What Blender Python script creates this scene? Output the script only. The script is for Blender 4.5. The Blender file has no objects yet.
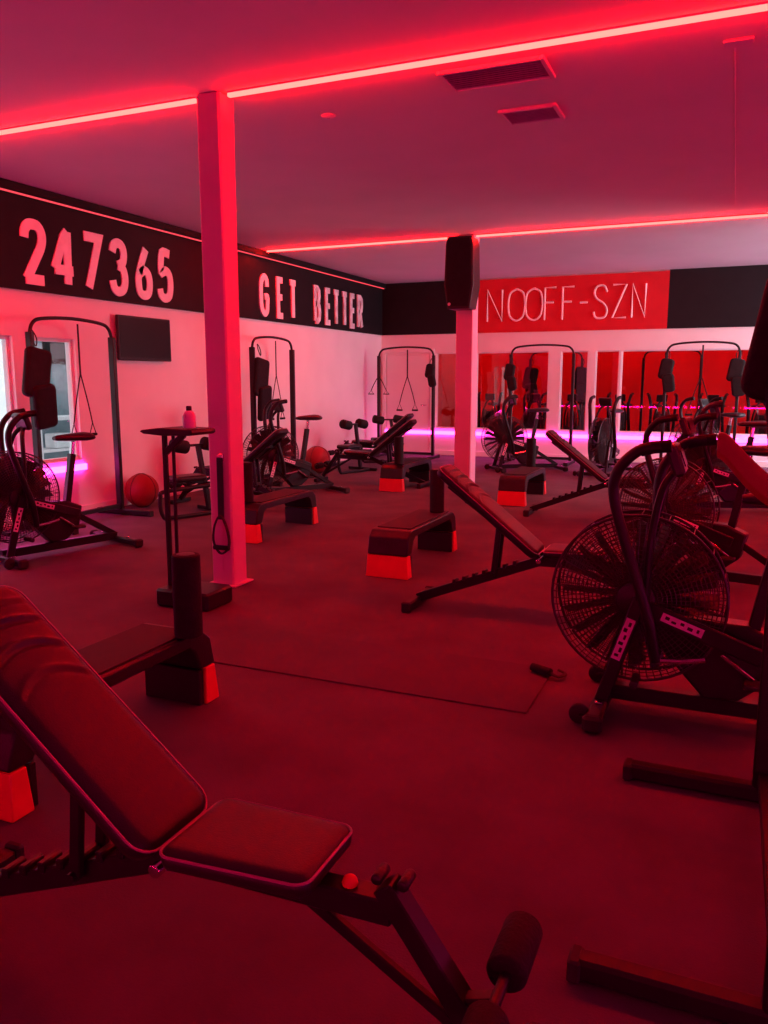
import bpy, math, random
from mathutils import Vector, Matrix
R = math.radians
PI = math.pi
random.seed(7)
S = bpy.context.scene
COL = S.collection

# ------------------------------------------------------------------ camera
cam_d = bpy.data.cameras.new('camera')
cam = bpy.data.objects.new('camera', cam_d); COL.objects.link(cam)
F, PITCH, YAW, EYE = 803.0, math.atan(132/803), math.atan(350/814), 1.5
cam_d.sensor_fit = 'VERTICAL'; cam_d.sensor_height = 24.0
cam_d.lens = 24.0*F/1024.0
cam_d.clip_start = 0.05
cam.location = (0, 0, EYE)
cam.rotation_euler = (PI/2 - PITCH, 0, YAW)
S.camera = cam

# ------------------------------------------------------------------ exposure
S.view_settings.view_transform = 'Standard'
S.view_settings.look = 'None'
S.view_settings.gamma = 1.0
S.view_settings.use_curve_mapping = False
S.view_settings.exposure = -0.08

# ------------------------------------------------------------------ daylight outside
W = bpy.data.worlds.new('world'); S.world = W; W.use_nodes = True
W.node_tree.nodes['Background'].inputs[0].default_value = (0.80, 0.90, 1.0, 1)
W.node_tree.nodes['Background'].inputs[1].default_value = 1.5

# daylight entering through the side windows of the right wall
def area(name, loc, rot, sx, sy, power, col):
    d = bpy.data.lights.new(name, 'AREA'); d.shape = 'RECTANGLE'
    d.size, d.size_y, d.energy, d.color = sx, sy, power, col
    o = bpy.data.objects.new(name, d); COL.objects.link(o)
    o.location, o.rotation_euler = loc, rot
    return o
DAY = 500.0
area('window_daylight', (4.72, 13.3, 2.2), (0, R(90), 0), 2.1, 3.2, DAY, (0.88, 0.74, 0.84))

LED_CEIL = ((1.0, 0.0026, 0.0021), 200.0)      # colour, strength of the ceiling strips
LED_WALL = ((1.0, 0.030, 0.42), 19.0)      # magenta strips low on the walls
LED_CROWN = ((1.0, 0.07, 0.10), 1.2)

# ------------------------------------------------------------------ materials
def mat(name, col, rough=0.6, metal=0.0, spec=0.5, noise=None, bump=None, coat=0.0):
    m = bpy.data.materials.new(name); m.use_nodes = True
    nt = m.node_tree; b = nt.nodes['Principled BSDF']
    b.inputs['Base Color'].default_value = (*col, 1)
    b.inputs['Roughness'].default_value = rough
    b.inputs['Metallic'].default_value = metal
    b.inputs['Specular IOR Level'].default_value = spec
    b.inputs['Coat Weight'].default_value = coat
    if noise or bump:
        tc = nt.nodes.new('ShaderNodeTexCoord')
    if noise:
        sc, amt = noise
        n = nt.nodes.new('ShaderNodeTexNoise'); n.inputs['Scale'].default_value = sc
        n.inputs['Detail'].default_value = 6
        nt.links.new(tc.outputs['Object'], n.inputs['Vector'])
        r = nt.nodes.new('ShaderNodeValToRGB')
        r.color_ramp.elements[0].position = 0.3; r.color_ramp.elements[1].position = 0.7
        r.color_ramp.elements[0].color = (*[c*(1-amt) for c in col], 1)
        r.color_ramp.elements[1].color = (*[min(1, c*(1+amt)) for c in col], 1)
        nt.links.new(n.outputs['Fac'], r.inputs['Fac'])
        nt.links.new(r.outputs['Color'], b.inputs['Base Color'])
    if bump:
        sc, st = bump
        n2 = nt.nodes.new('ShaderNodeTexNoise'); n2.inputs['Scale'].default_value = sc
        nt.links.new(tc.outputs['Object'], n2.inputs['Vector'])
        bp = nt.nodes.new('ShaderNodeBump'); bp.inputs['Strength'].default_value = st
        bp.inputs['Distance'].default_value = 0.01
        nt.links.new(n2.outputs['Fac'], bp.inputs['Height'])
        nt.links.new(bp.outputs['Normal'], b.inputs['Normal'])
    return m
def emis(name, col, st):
    m = bpy.data.materials.new(name); m.use_nodes = True
    nt = m.node_tree; nt.nodes.clear()
    e = nt.nodes.new('ShaderNodeEmission'); o = nt.nodes.new('ShaderNodeOutputMaterial')
    e.inputs[0].default_value = (*col, 1); e.inputs[1].default_value = st
    nt.links.new(e.outputs[0], o.inputs[0]); return m
def glassm(name):
    m = bpy.data.materials.new(name); m.use_nodes = True
    nt = m.node_tree; nt.nodes.clear()
    t = nt.nodes.new('ShaderNodeBsdfTransparent'); t.inputs[0].default_value = (.93, .93, .93, 1)
    g = nt.nodes.new('ShaderNodeBsdfGlossy'); g.inputs['Roughness'].default_value = 0.02
    mx = nt.nodes.new('ShaderNodeMixShader'); mx.inputs[0].default_value = 0.07
    o = nt.nodes.new('ShaderNodeOutputMaterial')
    nt.links.new(t.outputs[0], mx.inputs[1]); nt.links.new(g.outputs[0], mx.inputs[2])
    nt.links.new(mx.outputs[0], o.inputs[0]); return m

M_FLOOR = mat('rubber_flooring', (0.102, 0.082, 0.092), 0.82, spec=0.25, noise=(2.2, 0.22), bump=(160, 0.25))
M_MAT = mat('exercise_mat_foam', (0.090, 0.073, 0.082), 0.8, spec=0.25, noise=(3, .1), bump=(220, 0.2))
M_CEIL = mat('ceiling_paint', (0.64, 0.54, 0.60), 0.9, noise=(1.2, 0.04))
M_WALL = mat('wall_paint', (0.82, 0.80, 0.80), 0.85, noise=(2.0, 0.03))
M_BAND = mat('black_band_paint', (0.010, 0.009, 0.011), 0.7, spec=.2, noise=(5, .15))
M_RBAND = mat('red_sign_board', (0.56, 0.005, 0.014), 0.55, noise=(5, .06))
M_RWALL = mat('red_wall_paint', (0.66, 0.004, 0.010), 0.7, noise=(1.0, .18))
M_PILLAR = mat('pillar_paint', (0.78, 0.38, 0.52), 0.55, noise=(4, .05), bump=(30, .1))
M_LETTER = mat('letter_face', (0.86, 0.80, 0.82), 0.5, noise=(9, .06))
M_LETTERM = mat('brushed_letter_face', (0.80, 0.76, 0.77), 0.5, noise=(7, .3), bump=(30, .3))
M_NEON = mat('neon_outline', (0.95, 0.72, 0.70), 0.4)
M_BLACK = mat('black_powder_coat', (0.011, 0.010, 0.012), 0.42, spec=.35, noise=(14, .2))
M_VINYL = mat('black_vinyl', (0.020, 0.016, 0.020), 0.40, spec=.36, bump=(260, .12), noise=(6, .15))
M_PIPE = mat('grey_piping', (0.34, 0.24, 0.25), 0.35)
M_FOAM = mat('black_foam', (0.013, 0.012, 0.013), 0.75, spec=.25, bump=(90, .3), noise=(20, .2))
M_PLAST = mat('black_moulded_plastic', (0.014, 0.012, 0.014), 0.36, spec=.4, bump=(120, .15), noise=(10, .2))
M_RUBBER = mat('black_rubber', (0.014, 0.013, 0.014), 0.7, noise=(20, .2))
M_RED = mat('red_plastic', (0.74, 0.006, 0.024), 0.5, noise=(8, .08))
M_REDBALL = mat('red_rubber', (0.28, 0.008, 0.02), 0.6, noise=(8, .08))
M_CHROME = mat('chrome', (0.7, 0.68, 0.7), 0.18, metal=1, noise=(10, .05))
M_STICK = mat('pale_sticker', (0.80, 0.70, 0.78), 0.4, noise=(20, .1))
M_SCREEN = mat('dark_screen', (0.006, 0.005, 0.007), 0.3, spec=.25, noise=(2, .2))
M_STRAP = mat('black_webbing', (0.02, 0.018, 0.02), 0.8, noise=(40, .2))
M_YSTRAP = mat('pale_webbing', (0.55, 0.42, 0.30), 0.8, noise=(40, .2))
M_WHITE = mat('white_plastic', (0.8, 0.8, 0.8), 0.4, noise=(12, .05))
M_GREYW = mat('blue_grey_wall_paint', (0.24, 0.33, 0.36), 0.9, noise=(6, .15))
M_VENT = mat('vent_metal', (0.42, 0.28, 0.38), 0.6, noise=(10, .1))
M_WIRE = mat('guard_wire', (0.05, 0.035, 0.042), 0.35, metal=.3, noise=(10, .2))
M_GLASS = glassm('pane_glass')
E_CEIL = emis('ceiling_led', *LED_CEIL)
E_WALL = emis('wall_led', *LED_WALL)
E_CROWN = emis('crown_led', *LED_CROWN)

# ------------------------------------------------------------------ mesh builder
class MB:
    def __init__(s): s.v = []; s.f = []
    def add(s, vs, fs):
        o = len(s.v); s.v += [tuple(v) for v in vs]; s.f += [tuple(i+o for i in f) for f in fs]; return s
    def box(s, c, d, rot=None, bev=0.0):
        hx, hy, hz = d[0]/2, d[1]/2, d[2]/2
        if bev <= 0:
            vs = [Vector((x, y, z)) for x in (-hx, hx) for y in (-hy, hy) for z in (-hz, hz)]
            fs = [(0,1,3,2),(4,6,7,5),(0,4,5,1),(2,3,7,6),(0,2,6,4),(1,5,7,3)]
        else:
            b = min(bev, hx*.98, hy*.98, hz*.98)
            def ring(ex, ey, cut, z):
                return [(-ex+cut,-ey,z),(ex-cut,-ey,z),(ex,-ey+cut,z),(ex,ey-cut,z),(ex-cut,ey,z),(-ex+cut,ey,z),(-ex,ey-cut,z),(-ex,-ey+cut,z)]
            rs = [ring(hx-b, hy-b, b*.4, -hz), ring(hx, hy, b, -hz+b), ring(hx, hy, b, hz-b), ring(hx-b, hy-b, b*.4, hz)]
            vs = [Vector(p) for r in rs for p in r]; fs = []
            for k in range(3):
                for i in range(8):
                    j = (i+1) % 8; fs.append((k*8+i, k*8+j, k*8+8+j, k*8+8+i))
            fs.append(tuple(range(7, -1, -1))); fs.append(tuple(range(24, 32)))
        m = Matrix.Translation(Vector(c))
        if rot is not None: m = m @ rot.to_4x4()
        return s.add([m @ v for v in vs], fs)
    def bar(s, a, b, w, h, up=(0, 0, 1), bev=0.004):       # rectangular bar from a to b
        a, b = Vector(a), Vector(b); d = b-a; L = d.length; x = d.normalized()
        u = Vector(up); y = u.cross(x)
        if y.length < 1e-4: y = Vector((0, 1, 0)).cross(x)
        y.normalize(); z = x.cross(y)
        rot = Matrix((x, y, z)).transposed()
        return s.box((a+b)/2, (L, w, h), rot, bev)
    def tube(s, pts, r, n=10, close=False, cap=True, flat=1.0):
        pts = [Vector(p) for p in pts]; N = len(pts)
        rr = r if isinstance(r, (list, tuple)) else [r]*N
        def tan(i):
            if close: return (pts[(i+1) % N]-pts[i-1]).normalized()
            return (pts[min(i+1, N-1)]-pts[max(i-1, 0)]).normalized()
        t = tan(0); ref = Vector((0, 0, 1)) if abs(t.z) < .9 else Vector((0, 1, 0))
        nrm = (ref - t*ref.dot(t)).normalized(); vs = []; fs = []
        for i in range(N):
            t = tan(i); q = nrm - t*nrm.dot(t)
            if q.length < .2 and i: q = bn.cross(t)
            nrm = q.normalized(); bn = t.cross(nrm)
            for k in range(n):
                a = 2*PI*k/n
                vs.append(pts[i] + nrm*math.cos(a)*rr[i]*flat + bn*math.sin(a)*rr[i])
        for i in range(N if close else N-1):
            j = (i+1) % N
            for k in range(n):
                l = (k+1) % n; fs.append((i*n+k, i*n+l, j*n+l, j*n+k))
        if cap and not close:
            fs.append(tuple(range(n-1, -1, -1))); fs.append(tuple((N-1)*n+k for k in range(n)))
        return s.add(vs, fs)
    def cyl(s, a, b, r, n=20, bev=0.0):
        a, b = Vector(a), Vector(b); d = (b-a).normalized()
        if bev > 0: return s.tube([a, a+d*bev*.35, a+d*bev, b-d*bev, b-d*bev*.35, b], [r-bev, r-bev*.35, r, r, r-bev*.35, r-bev], n)
        return s.tube([a, b], r, n)
    def prism(s, poly, lo, hi, axis='y'):                   # 2-D polygon extruded along an axis
        n = len(poly)
        def P(u, v, t):
            return {'y': (u, t, v), 'x': (t, u, v), 'z': (u, v, t)}[axis]
        vs = [P(u, v, lo) for u, v in poly] + [P(u, v, hi) for u, v in poly]
        fs = [tuple(range(n-1, -1, -1)), tuple(range(n, 2*n))] + [(i, (i+1) % n, n+(i+1) % n, n+i) for i in range(n)]
        return s.add(vs, fs)
    def ball(s, c, r, n=20, m=12, sc=(1, 1, 1)):
        vs = []; fs = []
        for i in range(m+1):
            th = PI*i/m
            for k in range(n):
                a = 2*PI*k/n
                vs.append((c[0]+r*sc[0]*math.sin(th)*math.cos(a), c[1]+r*sc[1]*math.sin(th)*math.sin(a), c[2]+r*sc[2]*math.cos(th)))
        for i in range(m):
            for k in range(n):
                l = (k+1) % n; fs.append((i*n+k, (i+1)*n+k, (i+1)*n+l, i*n+l))
        return s.add(vs, fs)
    def lathe(s, prof, c=(0, 0, 0), n=28):
        vs = []; fs = []
        for r, z in prof:
            for k in range(n):
                a = 2*PI*k/n; vs.append((c[0]+r*math.cos(a), c[1]+r*math.sin(a), c[2]+z))
        for i in range(len(prof)-1):
            for k in range(n):
                l = (k+1) % n; fs.append((i*n+k, i*n+l, (i+1)*n+l, (i+1)*n+k))
        fs.append(tuple(range(n-1, -1, -1))); fs.append(tuple((len(prof)-1)*n+k for k in range(n)))
        return s.add(vs, fs)
    def xf(s, m):
        s.v = [tuple(m @ Vector(v)) for v in s.v]; return s
    def build(s, name, material, parent=None, angle=38, bevel=0):
        me = bpy.data.meshes.new(name); me.from_pydata(s.v, [], s.f); me.update()
        me.materials.append(material)
        for p in me.polygons: p.use_smooth = True
        me.set_sharp_from_angle(angle=R(angle))
        o = bpy.data.objects.new(name, me); COL.objects.link(o)
        if parent is not None: o.parent = parent
        if bevel:
            b = o.modifiers.new('bevel', 'BEVEL'); b.width = bevel; b.segments = 2; b.limit_method = 'ANGLE'
        return o

def smooth_path(pts, sub=6, close=False):
    pts = [Vector(p) for p in pts]; N = len(pts); out = []
    rng = range(N if close else N-1)
    for i in rng:
        g = (lambda k: pts[k % N]) if close else (lambda k: pts[max(0, min(N-1, k))])
        p0, p1, p2, p3 = g(i-1), g(i), g(i+1), g(i+2)
        for j in range(sub):
            t = j/sub
            out.append(.5*((2*p1)+(-p0+p2)*t+(2*p0-5*p1+4*p2-p3)*t*t+(-p0+3*p1-3*p2+p3)*t**3))
    if not close: out.append(pts[-1])
    return out
def thing(name, label, cat, loc=(0, 0, 0), rz=0, group=None):
    o = bpy.data.objects.new(name, None); COL.objects.link(o); o.empty_display_size = .1
    o.location = loc; o.rotation_euler = (0, 0, rz); return tag(o, label, cat, group)
def tag(o, label, cat, group=None):
    o['label'] = label; o['category'] = cat
    if group: o['group'] = group
    return o
def struct(o): o['kind'] = 'structure'; return o
def kids(o): return [c for c in bpy.data.objects if c.parent == o]
def dup(root, loc, rz, label, group=None):
    def rec(o, par):
        c = o.copy(); COL.objects.link(c)
        if par is not None: c.parent = par
        for ch in kids(o): rec(ch, c)
        return c
    r = rec(root, None); r.location = loc; r.rotation_euler = (0, 0, rz); r['label'] = label
    if group: r['group'] = group
    return r

# ------------------------------------------------------------------ the room
LX, RX, BY, FY, H = -6.68, 4.6, 15.4, -2.6, 3.41
T = 0.15
struct(MB().box(((LX+RX)/2, (BY+FY)/2, -.05), (RX-LX+.6, BY-FY+.6, .1)).build('floor', M_FLOOR))
struct(MB().box(((LX+RX)/2, (BY+FY)/2, H+.05), (RX-LX+.6, BY-FY+.6, .1)).build('ceiling', M_CEIL))
def wall_with_holes(name, axis, pos, thick, a0, a1, z1, holes, material, z0=0):
    """wall in the plane axis=pos .. pos+thick, spanning a0..a1; holes (u0,u1,v0,v1)"""
    us = sorted({a0, a1, *[h[0] for h in holes], *[h[1] for h in holes]})
    vs = sorted({z0, z1, *[h[2] for h in holes], *[h[3] for h in holes]})
    mb = MB()
    for i in range(len(us)-1):
        for j in range(len(vs)-1):
            u, v = (us[i]+us[i+1])/2, (vs[j]+vs[j+1])/2
            if any(h[0] < u < h[1] and h[2] < v < h[3] for h in holes): continue
            du, dv = us[i+1]-us[i], vs[j+1]-vs[j]
            if axis == 'x': mb.box((pos+thick/2, u, v), (abs(thick), du, dv))
            else: mb.box((u, pos+thick/2, v), (du, abs(thick), dv))
    return struct(mb.build(name, material))
LWIN = [(3.9, 6.09, .62, 1.94), (6.36, 6.94, .62, 1.94)]
wall_with_holes('wall_left', 'x', LX, -T, FY-.15, BY+.15, H, LWIN, M_WALL)
BW = [(-5.49, -4.98), (-4.66, -3.24), (-3.01, -2.51), (-2.37, -1.95), (-1.91, 1.2), (1.35, 4.3)]
ZB0, ZB1 = .55, 2.03
wall_with_holes('wall_back', 'y', BY, T, LX, RX, H, [(a, b, ZB0, ZB1) for a, b in BW], M_WALL)
RWIN = [(11.7, 14.9, 1.15, 3.25)]
wall_with_holes('wall_right', 'x', RX, T, FY-.15, BY+.15, H, RWIN, M_WALL)
struct(MB().box(((LX+RX)/2, FY-.075, H/2), (RX-LX, .15, H)).build('wall_front', M_BAND))

struct(MB().box((2.75, 10.95, H/2), (3.7, .14, H)).build('wall_added_daylight_blocker', M_WALL))  # unseen wall added to keep the window daylight off the front area

# windows
n = 1
def window_frame(axis, pos, u0, u1, v0, v1, depth=.06, w=.035, inside=1, material=M_WALL, pane=True):
    global n
    mb = MB()
    def bx(uc, vc, du, dv, dd=depth, off=0):
        if axis == 'x': mb.box((pos+off, uc, vc), (dd, du, dv), bev=.004)
        else: mb.box((uc, pos+off, vc), (du, dd, dv), bev=.004)
    bx(u0+w/2, (v0+v1)/2, w, v1-v0); bx(u1-w/2, (v0+v1)/2, w, v1-v0)
    bx((u0+u1)/2, v0+w/2, u1-u0-2*w, w); bx((u0+u1)/2, v1-w/2, u1-u0-2*w, w)
    fr = struct(mb.build('window_%d' % n, material)); n += 1
    if pane:
        g = MB()
        if axis == 'x': g.box((pos, (u0+u1)/2, (v0+v1)/2), (.006, u1-u0-2*w, v1-v0-2*w))
        else: g.box(((u0+u1)/2, pos, (v0+v1)/2), (u1-u0-2*w, .006, v1-v0-2*w))
        g.build('pane', M_GLASS, fr)
    return fr
for a, b, c, d in LWIN: window_frame('x', LX-.075, a, b, c, d)
for a, b in BW: window_frame('y', BY+.075, a, b, ZB0, ZB1, w=.018)
for a, b, c, d in RWIN: window_frame('x', RX+.075, a, b, c, d)

# white panel door set in the back wall beside the left corner
dr = struct(MB().box((-6.08, BY-.012, 1.0), (.92, .03, 1.98), bev=.006).build('door_1', M_WALL))
mb = MB()
for x0, x1 in ((-6.64, -6.56), (-5.60, -5.52)): mb.box(((x0+x1)/2, BY-.02, 1.02), (x1-x0, .05, 2.04), bev=.006)
mb.box((-6.08, BY-.02, 2.08), (1.12, .05, .07), bev=.006)
mb.build('door_frame', M_WALL, dr)
MB().tube(smooth_path([(-5.68, BY-.03, 1.0), (-5.68, BY-.08, 1.0), (-5.78, BY-.08, 1.0)], 4), .011).build('door_handle', M_CHROME, dr)

# black band high on the walls and the red part of it
BZ = 2.40
struct(MB().box((LX+.02, (FY+BY)/2, (BZ+H)/2), (.04, BY-FY, H-BZ)).build('trim_1', M_BAND))
struct(MB().box(((LX-4.62)/2+.02, BY-.02, (BZ+H)/2), (-4.62-LX-.04, .04, H-BZ)).build('trim_2', M_BAND))
struct(MB().box(((-1.15+RX)/2, BY-.02, (BZ+H)/2), (RX+1.15, .04, H-BZ)).build('trim_3', M_BAND))
struct(MB().box(((-4.62-1.15)/2, BY-.022, (BZ+H)/2-.01), (3.47, .044, H-BZ-.02)).build('trim_4', M_RBAND))
struct(MB().box((LX+.06, (FY+BY)/2, H-.045), (.12, BY-FY, .09), bev=.01).build('trim_5', M_BAND))
mb = MB().box((LX+.01, (FY+BY)/2, .05), (.02, BY-FY, .1), bev=.004)
struct(mb.build('baseboard_left', M_WALL))
struct(MB().box(((LX+RX)/2, BY-.01, .05), (RX-LX, .02, .1), bev=.004).build('baseboard_back', M_WALL))

# the next room, seen through the panes of the back wall
struct(MB().box((-1.0, 19.3, 1.5), (11.6, .1, 3.0)).build('wall_next_room_back', M_RWALL))
struct(MB().box((-6.75, 17.4, 1.5), (.1, 3.7, 3.0)).build('wall_next_room_left', M_RWALL))
struct(MB().box((4.75, 17.4, 1.5), (.1, 3.7, 3.0)).build('wall_next_room_right', M_RWALL))
struct(MB().box((-1.0, 17.45, -.05), (11.6, 3.6, .1)).build('floor_next_room', M_FLOOR))
struct(MB().box((-1.0, 17.45, 3.05), (11.6, 3.6, .1)).build('ceiling_next_room', M_CEIL))
# red wall folds: narrow seams between the red panels
mb = MB()
for k in range(18): mb.box((-6.3+k*.62, 19.24, 1.5), (.02, .02, 3.0))
struct(mb.build('trim_6', M_RWALL))
# outside the left windows: a blue-grey wall of the entrance side
struct(MB().box((-8.9, 9.75, 1.4), (.1, 2.9, 2.8)).build('wall_entrance', M_GREYW))
struct(MB().box((-7.9, 8.2, -.05), (2.1, 12.0, .1)).build('floor_entrance', M_WALL))

# ------------------------------------------------------------------ pillars
def pillar(x, y, label, w=.185):
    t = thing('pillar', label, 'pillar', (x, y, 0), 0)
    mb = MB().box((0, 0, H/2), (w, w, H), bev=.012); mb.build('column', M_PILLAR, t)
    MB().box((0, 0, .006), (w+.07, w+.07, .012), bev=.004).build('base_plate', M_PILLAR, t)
    return t
P1 = (-3.375, 4.93); P2 = (-3.40, 10.78)
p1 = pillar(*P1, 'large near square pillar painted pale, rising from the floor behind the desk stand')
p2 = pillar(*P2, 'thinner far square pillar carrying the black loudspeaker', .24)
# recessed cable channel on the near pillar front
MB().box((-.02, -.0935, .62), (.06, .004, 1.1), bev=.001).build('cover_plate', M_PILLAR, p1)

# loudspeaker on the far pillar
sp = thing('loudspeaker', 'tall black loudspeaker mounted high on the far pillar', 'loudspeaker', (P2[0]+.03, P2[1]-.33, 2.42))
poly = [(-.15, 0), (.15, 0), (.20, .30), (.185, .82), (.16, .91), (-.16, .91), (-.185, .82), (-.20, .30)]
MB().prism(poly, -.16, .15, 'y').build('cabinet', M_PLAST, sp, bevel=.012)
MB().prism([(u*.86, .03+v*.94) for u, v in poly], -.172, -.160, 'y').build('grille', M_FOAM, sp)
MB().cyl((0, .15, .5), (0, .21, .5), .05).build('bracket', M_BLACK, sp)
MB().cyl((-.12, -.172, .06), (-.12, -.18, .06), .02).build('badge', M_WHITE, sp)

# ------------------------------------------------------------------ LED strips
def strip(a, b, w, h, m, label, group=None):
    t = thing('led_strip_light', label, 'strip light', ((a[0]+b[0])/2, (a[1]+b[1])/2, (a[2]+b[2])/2), 0, group)
    v = (Vector(b)-Vector(a))/2
    MB().bar(-v, v, w, h, bev=0).build('glowing_strip', m, t)
    return t
zc = H-.022
def ceil_strip(a, b, label):
    t = strip(a, b, .030, .022, E_CEIL, label)
    v = (Vector(b)-Vector(a))/2
    MB().bar(-v+Vector((0, .0, .0155)), v+Vector((0, .0, .0155)), .034, .009, bev=0).build('mounting_channel', M_WHITE, t)
ceil_strip((-6.5, 4.90, zc), (P1[0]-.13, 4.90, zc), 'glowing red ceiling strip left of the near pillar')
ceil_strip((P1[0]+.13, 4.90, zc), (4.5, 4.90, zc), 'glowing red ceiling strip right of the near pillar, crossing the upper frame')
ceil_strip((-6.5, 10.72, zc), (P2[0]-.13, 10.72, zc), 'thin glowing red ceiling strip left of the far pillar')
ceil_strip((P2[0]+.13, 10.72, zc), (4.5, 10.72, zc), 'thin glowing red ceiling strip right of the far pillar')
strip((LX+.10, -2.4, H-.10), (LX+.10, 15.3, H-.10), .012, .016, E_CROWN, 'faint pink light line along the top of the left wall band')
strip((LX+.03, 2.5, .54), (LX+.03, 6.96, .54), .03, .065, E_WALL, 'magenta light strip low on the left wall under the window')
strip((LX+.1, BY-.03, .45), (RX-.2, BY-.03, .45), .03, .065, E_WALL, 'long magenta light strip low along the back wall')
strip((RX-.03, -2.3, .45), (RX-.03, 8.7, .45), .03, .065, E_WALL, 'magenta light strip low on the right wall outside the picture')
strip((LX+.1, FY+.03, .45), (RX-.2, FY+.03, .45), .022, .03, emis('added_red_fill', (1.0, .002, .13), 120.0), 'added unseen red fill strip low on the wall behind the camera')  # unseen red source added to redden the pillar fronts
# next room ceiling strip
strip((-6.4, 17.9, 2.96), (4.4, 17.9, 2.96), .05, .03, emis('next_room_led', (1, .003, .006), 42.0), 'red ceiling strip inside the room behind the glass')

# ------------------------------------------------------------------ lettering
G = {  # stroke glyphs in a unit box (w, list of polylines)
 '2': (.52, [[(0, .74), (.02, .88), (.12, .98), (.26, 1), (.40, .98), (.50, .88), (.52, .74), (.46, .58), (.30, .36), (.04, 0)], [(.0, 0), (.54, 0)]]),
 '4': (.56, [[(.42, 0), (.42, 1)], [(.42, 1), (.30, .88), (0, .27)], [(0, .26), (.58, .26)]]),
 '7': (.50, [[(0, 1), (.52, 1), (.14, 0)]]),
 '3': (.50, [[(0, .80), (.06, .94), (.22, 1), (.40, .95), (.47, .80), (.42, .62), (.22, .54)], [(.22, .54), (.42, .48), (.50, .28), (.44, .08), (.24, 0), (.06, .06), (-.01, .22)]]),
 '6': (.50, [[(.34, 1), (.14, .68), (.02, .42), (0, .26), (.06, .06), (.25, 0), (.44, .06), (.50, .26), (.44, .46), (.25, .54), (.08, .46)]]),
 '5': (.50, [[(.46, 1), (.10, 1), (.06, .58), (.26, .62), (.44, .54), (.50, .32), (.44, .08), (.24, 0), (.05, .06), (-.01, .2)]]),
 'G': (.55, [[(.54, .74), (.50, .92), (.30, 1), (.10, .92), (0, .72), (0, .28), (.10, .08), (.30, 0), (.50, .08), (.55, .26), (.55, .46), (.30, .46)]]),
 'E': (.42, [[(.44, 1), (.0, 1), (0, 0), (.44, 0)], [(0, .52), (.38, .52)]]),
 'T': (.52, [[(0, 1), (.54, 1)], [(.27, 1), (.27, 0)]]),
 'B': (.48, [[(.0, 0), (0, 1), (.26, 1), (.42, .92), (.44, .76), (.38, .60), (.22, .54), (0, .54)], [(.22, .54), (.42, .46), (.49, .28), (.42, .08), (.24, 0), (0, 0)]]),
 'R': (.50, [[(0, 0), (0, 1), (.28, 1), (.45, .92), (.48, .76), (.42, .58), (.26, .50), (0, .50)], [(.24, .50), (.50, 0)]]),
 'N': (.46, [[(0, 0), (0, 1), (.46, 0), (.46, 1)]]),
 'O': (.50, [[(.25, 1), (.06, .88), (0, .62), (0, .38), (.06, .12), (.25, 0), (.44, .12), (.50, .38), (.50, .62), (.44, .88), (.25, 1)]]),
 'F': (.40, [[(0, 0), (0, 1), (.42, 1)], [(0, .54), (.34, .54)]]),
 '-': (.34, [[(.04, .50), (.32, .50)]]),
 'S': (.48, [[(.46, .80), (.38, .96), (.24, 1), (.08, .95), (.01, .78), (.10, .60), (.36, .44), (.48, .24), (.42, .05), (.24, 0), (.06, .04), (0, .20)]]),
 'Z': (.48, [[(0, 1), (.48, 1), (0, 0), (.50, 0)]]),
}
def ribbon(mb, pl, w, y0, y1):
    P = [Vector((a, b)) for a, b in pl]; N = len(P); L = []; Rr = []
    for i in range(N):
        d0 = (P[i]-P[i-1]).normalized() if i else (P[1]-P[0]).normalized()
        d1 = (P[i+1]-P[i]).normalized() if i < N-1 else d0
        n0 = Vector((-d0.y, d0.x)); n1 = Vector((-d1.y, d1.x)); m = (n0+n1)
        m = m.normalized() if m.length > .3 else n0
        k = 1/max(.5, m.dot(n0)); L.append(P[i]+m*w/2*k); Rr.append(P[i]-m*w/2*k)
    vs = [(p.x, y, p.y) for y in (y0, y1) for p in L+Rr]
    M2 = 2*N; fs = []
    for i in range(N-1):
        fs += [(i, i+1, N+i+1, N+i), (M2+i, M2+N+i, M2+N+i+1, M2+i+1), (i, M2+i, M2+i+1, i+1), (N+i, N+i+1, M2+N+i+1, M2+N+i)]
    fs += [(0, N, M2+N, M2), (N-1, M2+N-1, M2+2*N-1, 2*N-1)]
    mb.add(vs, fs)
def letter(ch, x, z, hgt, wsc, stroke, m, parent, depth=.03, slant=0, outline=None):
    w, pls = G[ch]; mb = MB()
    for si, pl in enumerate(pls):
        curved = len(pl) > 5 and ch != 'B' and ch != 'R'
        q = [(a, 0, b) for a, b in pl]
        pts = [(v.x, v.z) for v in smooth_path(q, 4)] if curved and ch not in 'EFNZ' else pl
        q = [(x+a*hgt*wsc + slant*b*hgt, z+stroke/2+b*(hgt-stroke)) for a, b in pts]
        ribbon(mb, q, stroke, -depth-.002*si, 0)
    return mb.build('letter_'+{'-': 'dash'}.get(ch, ch.lower()), m, parent)

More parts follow.
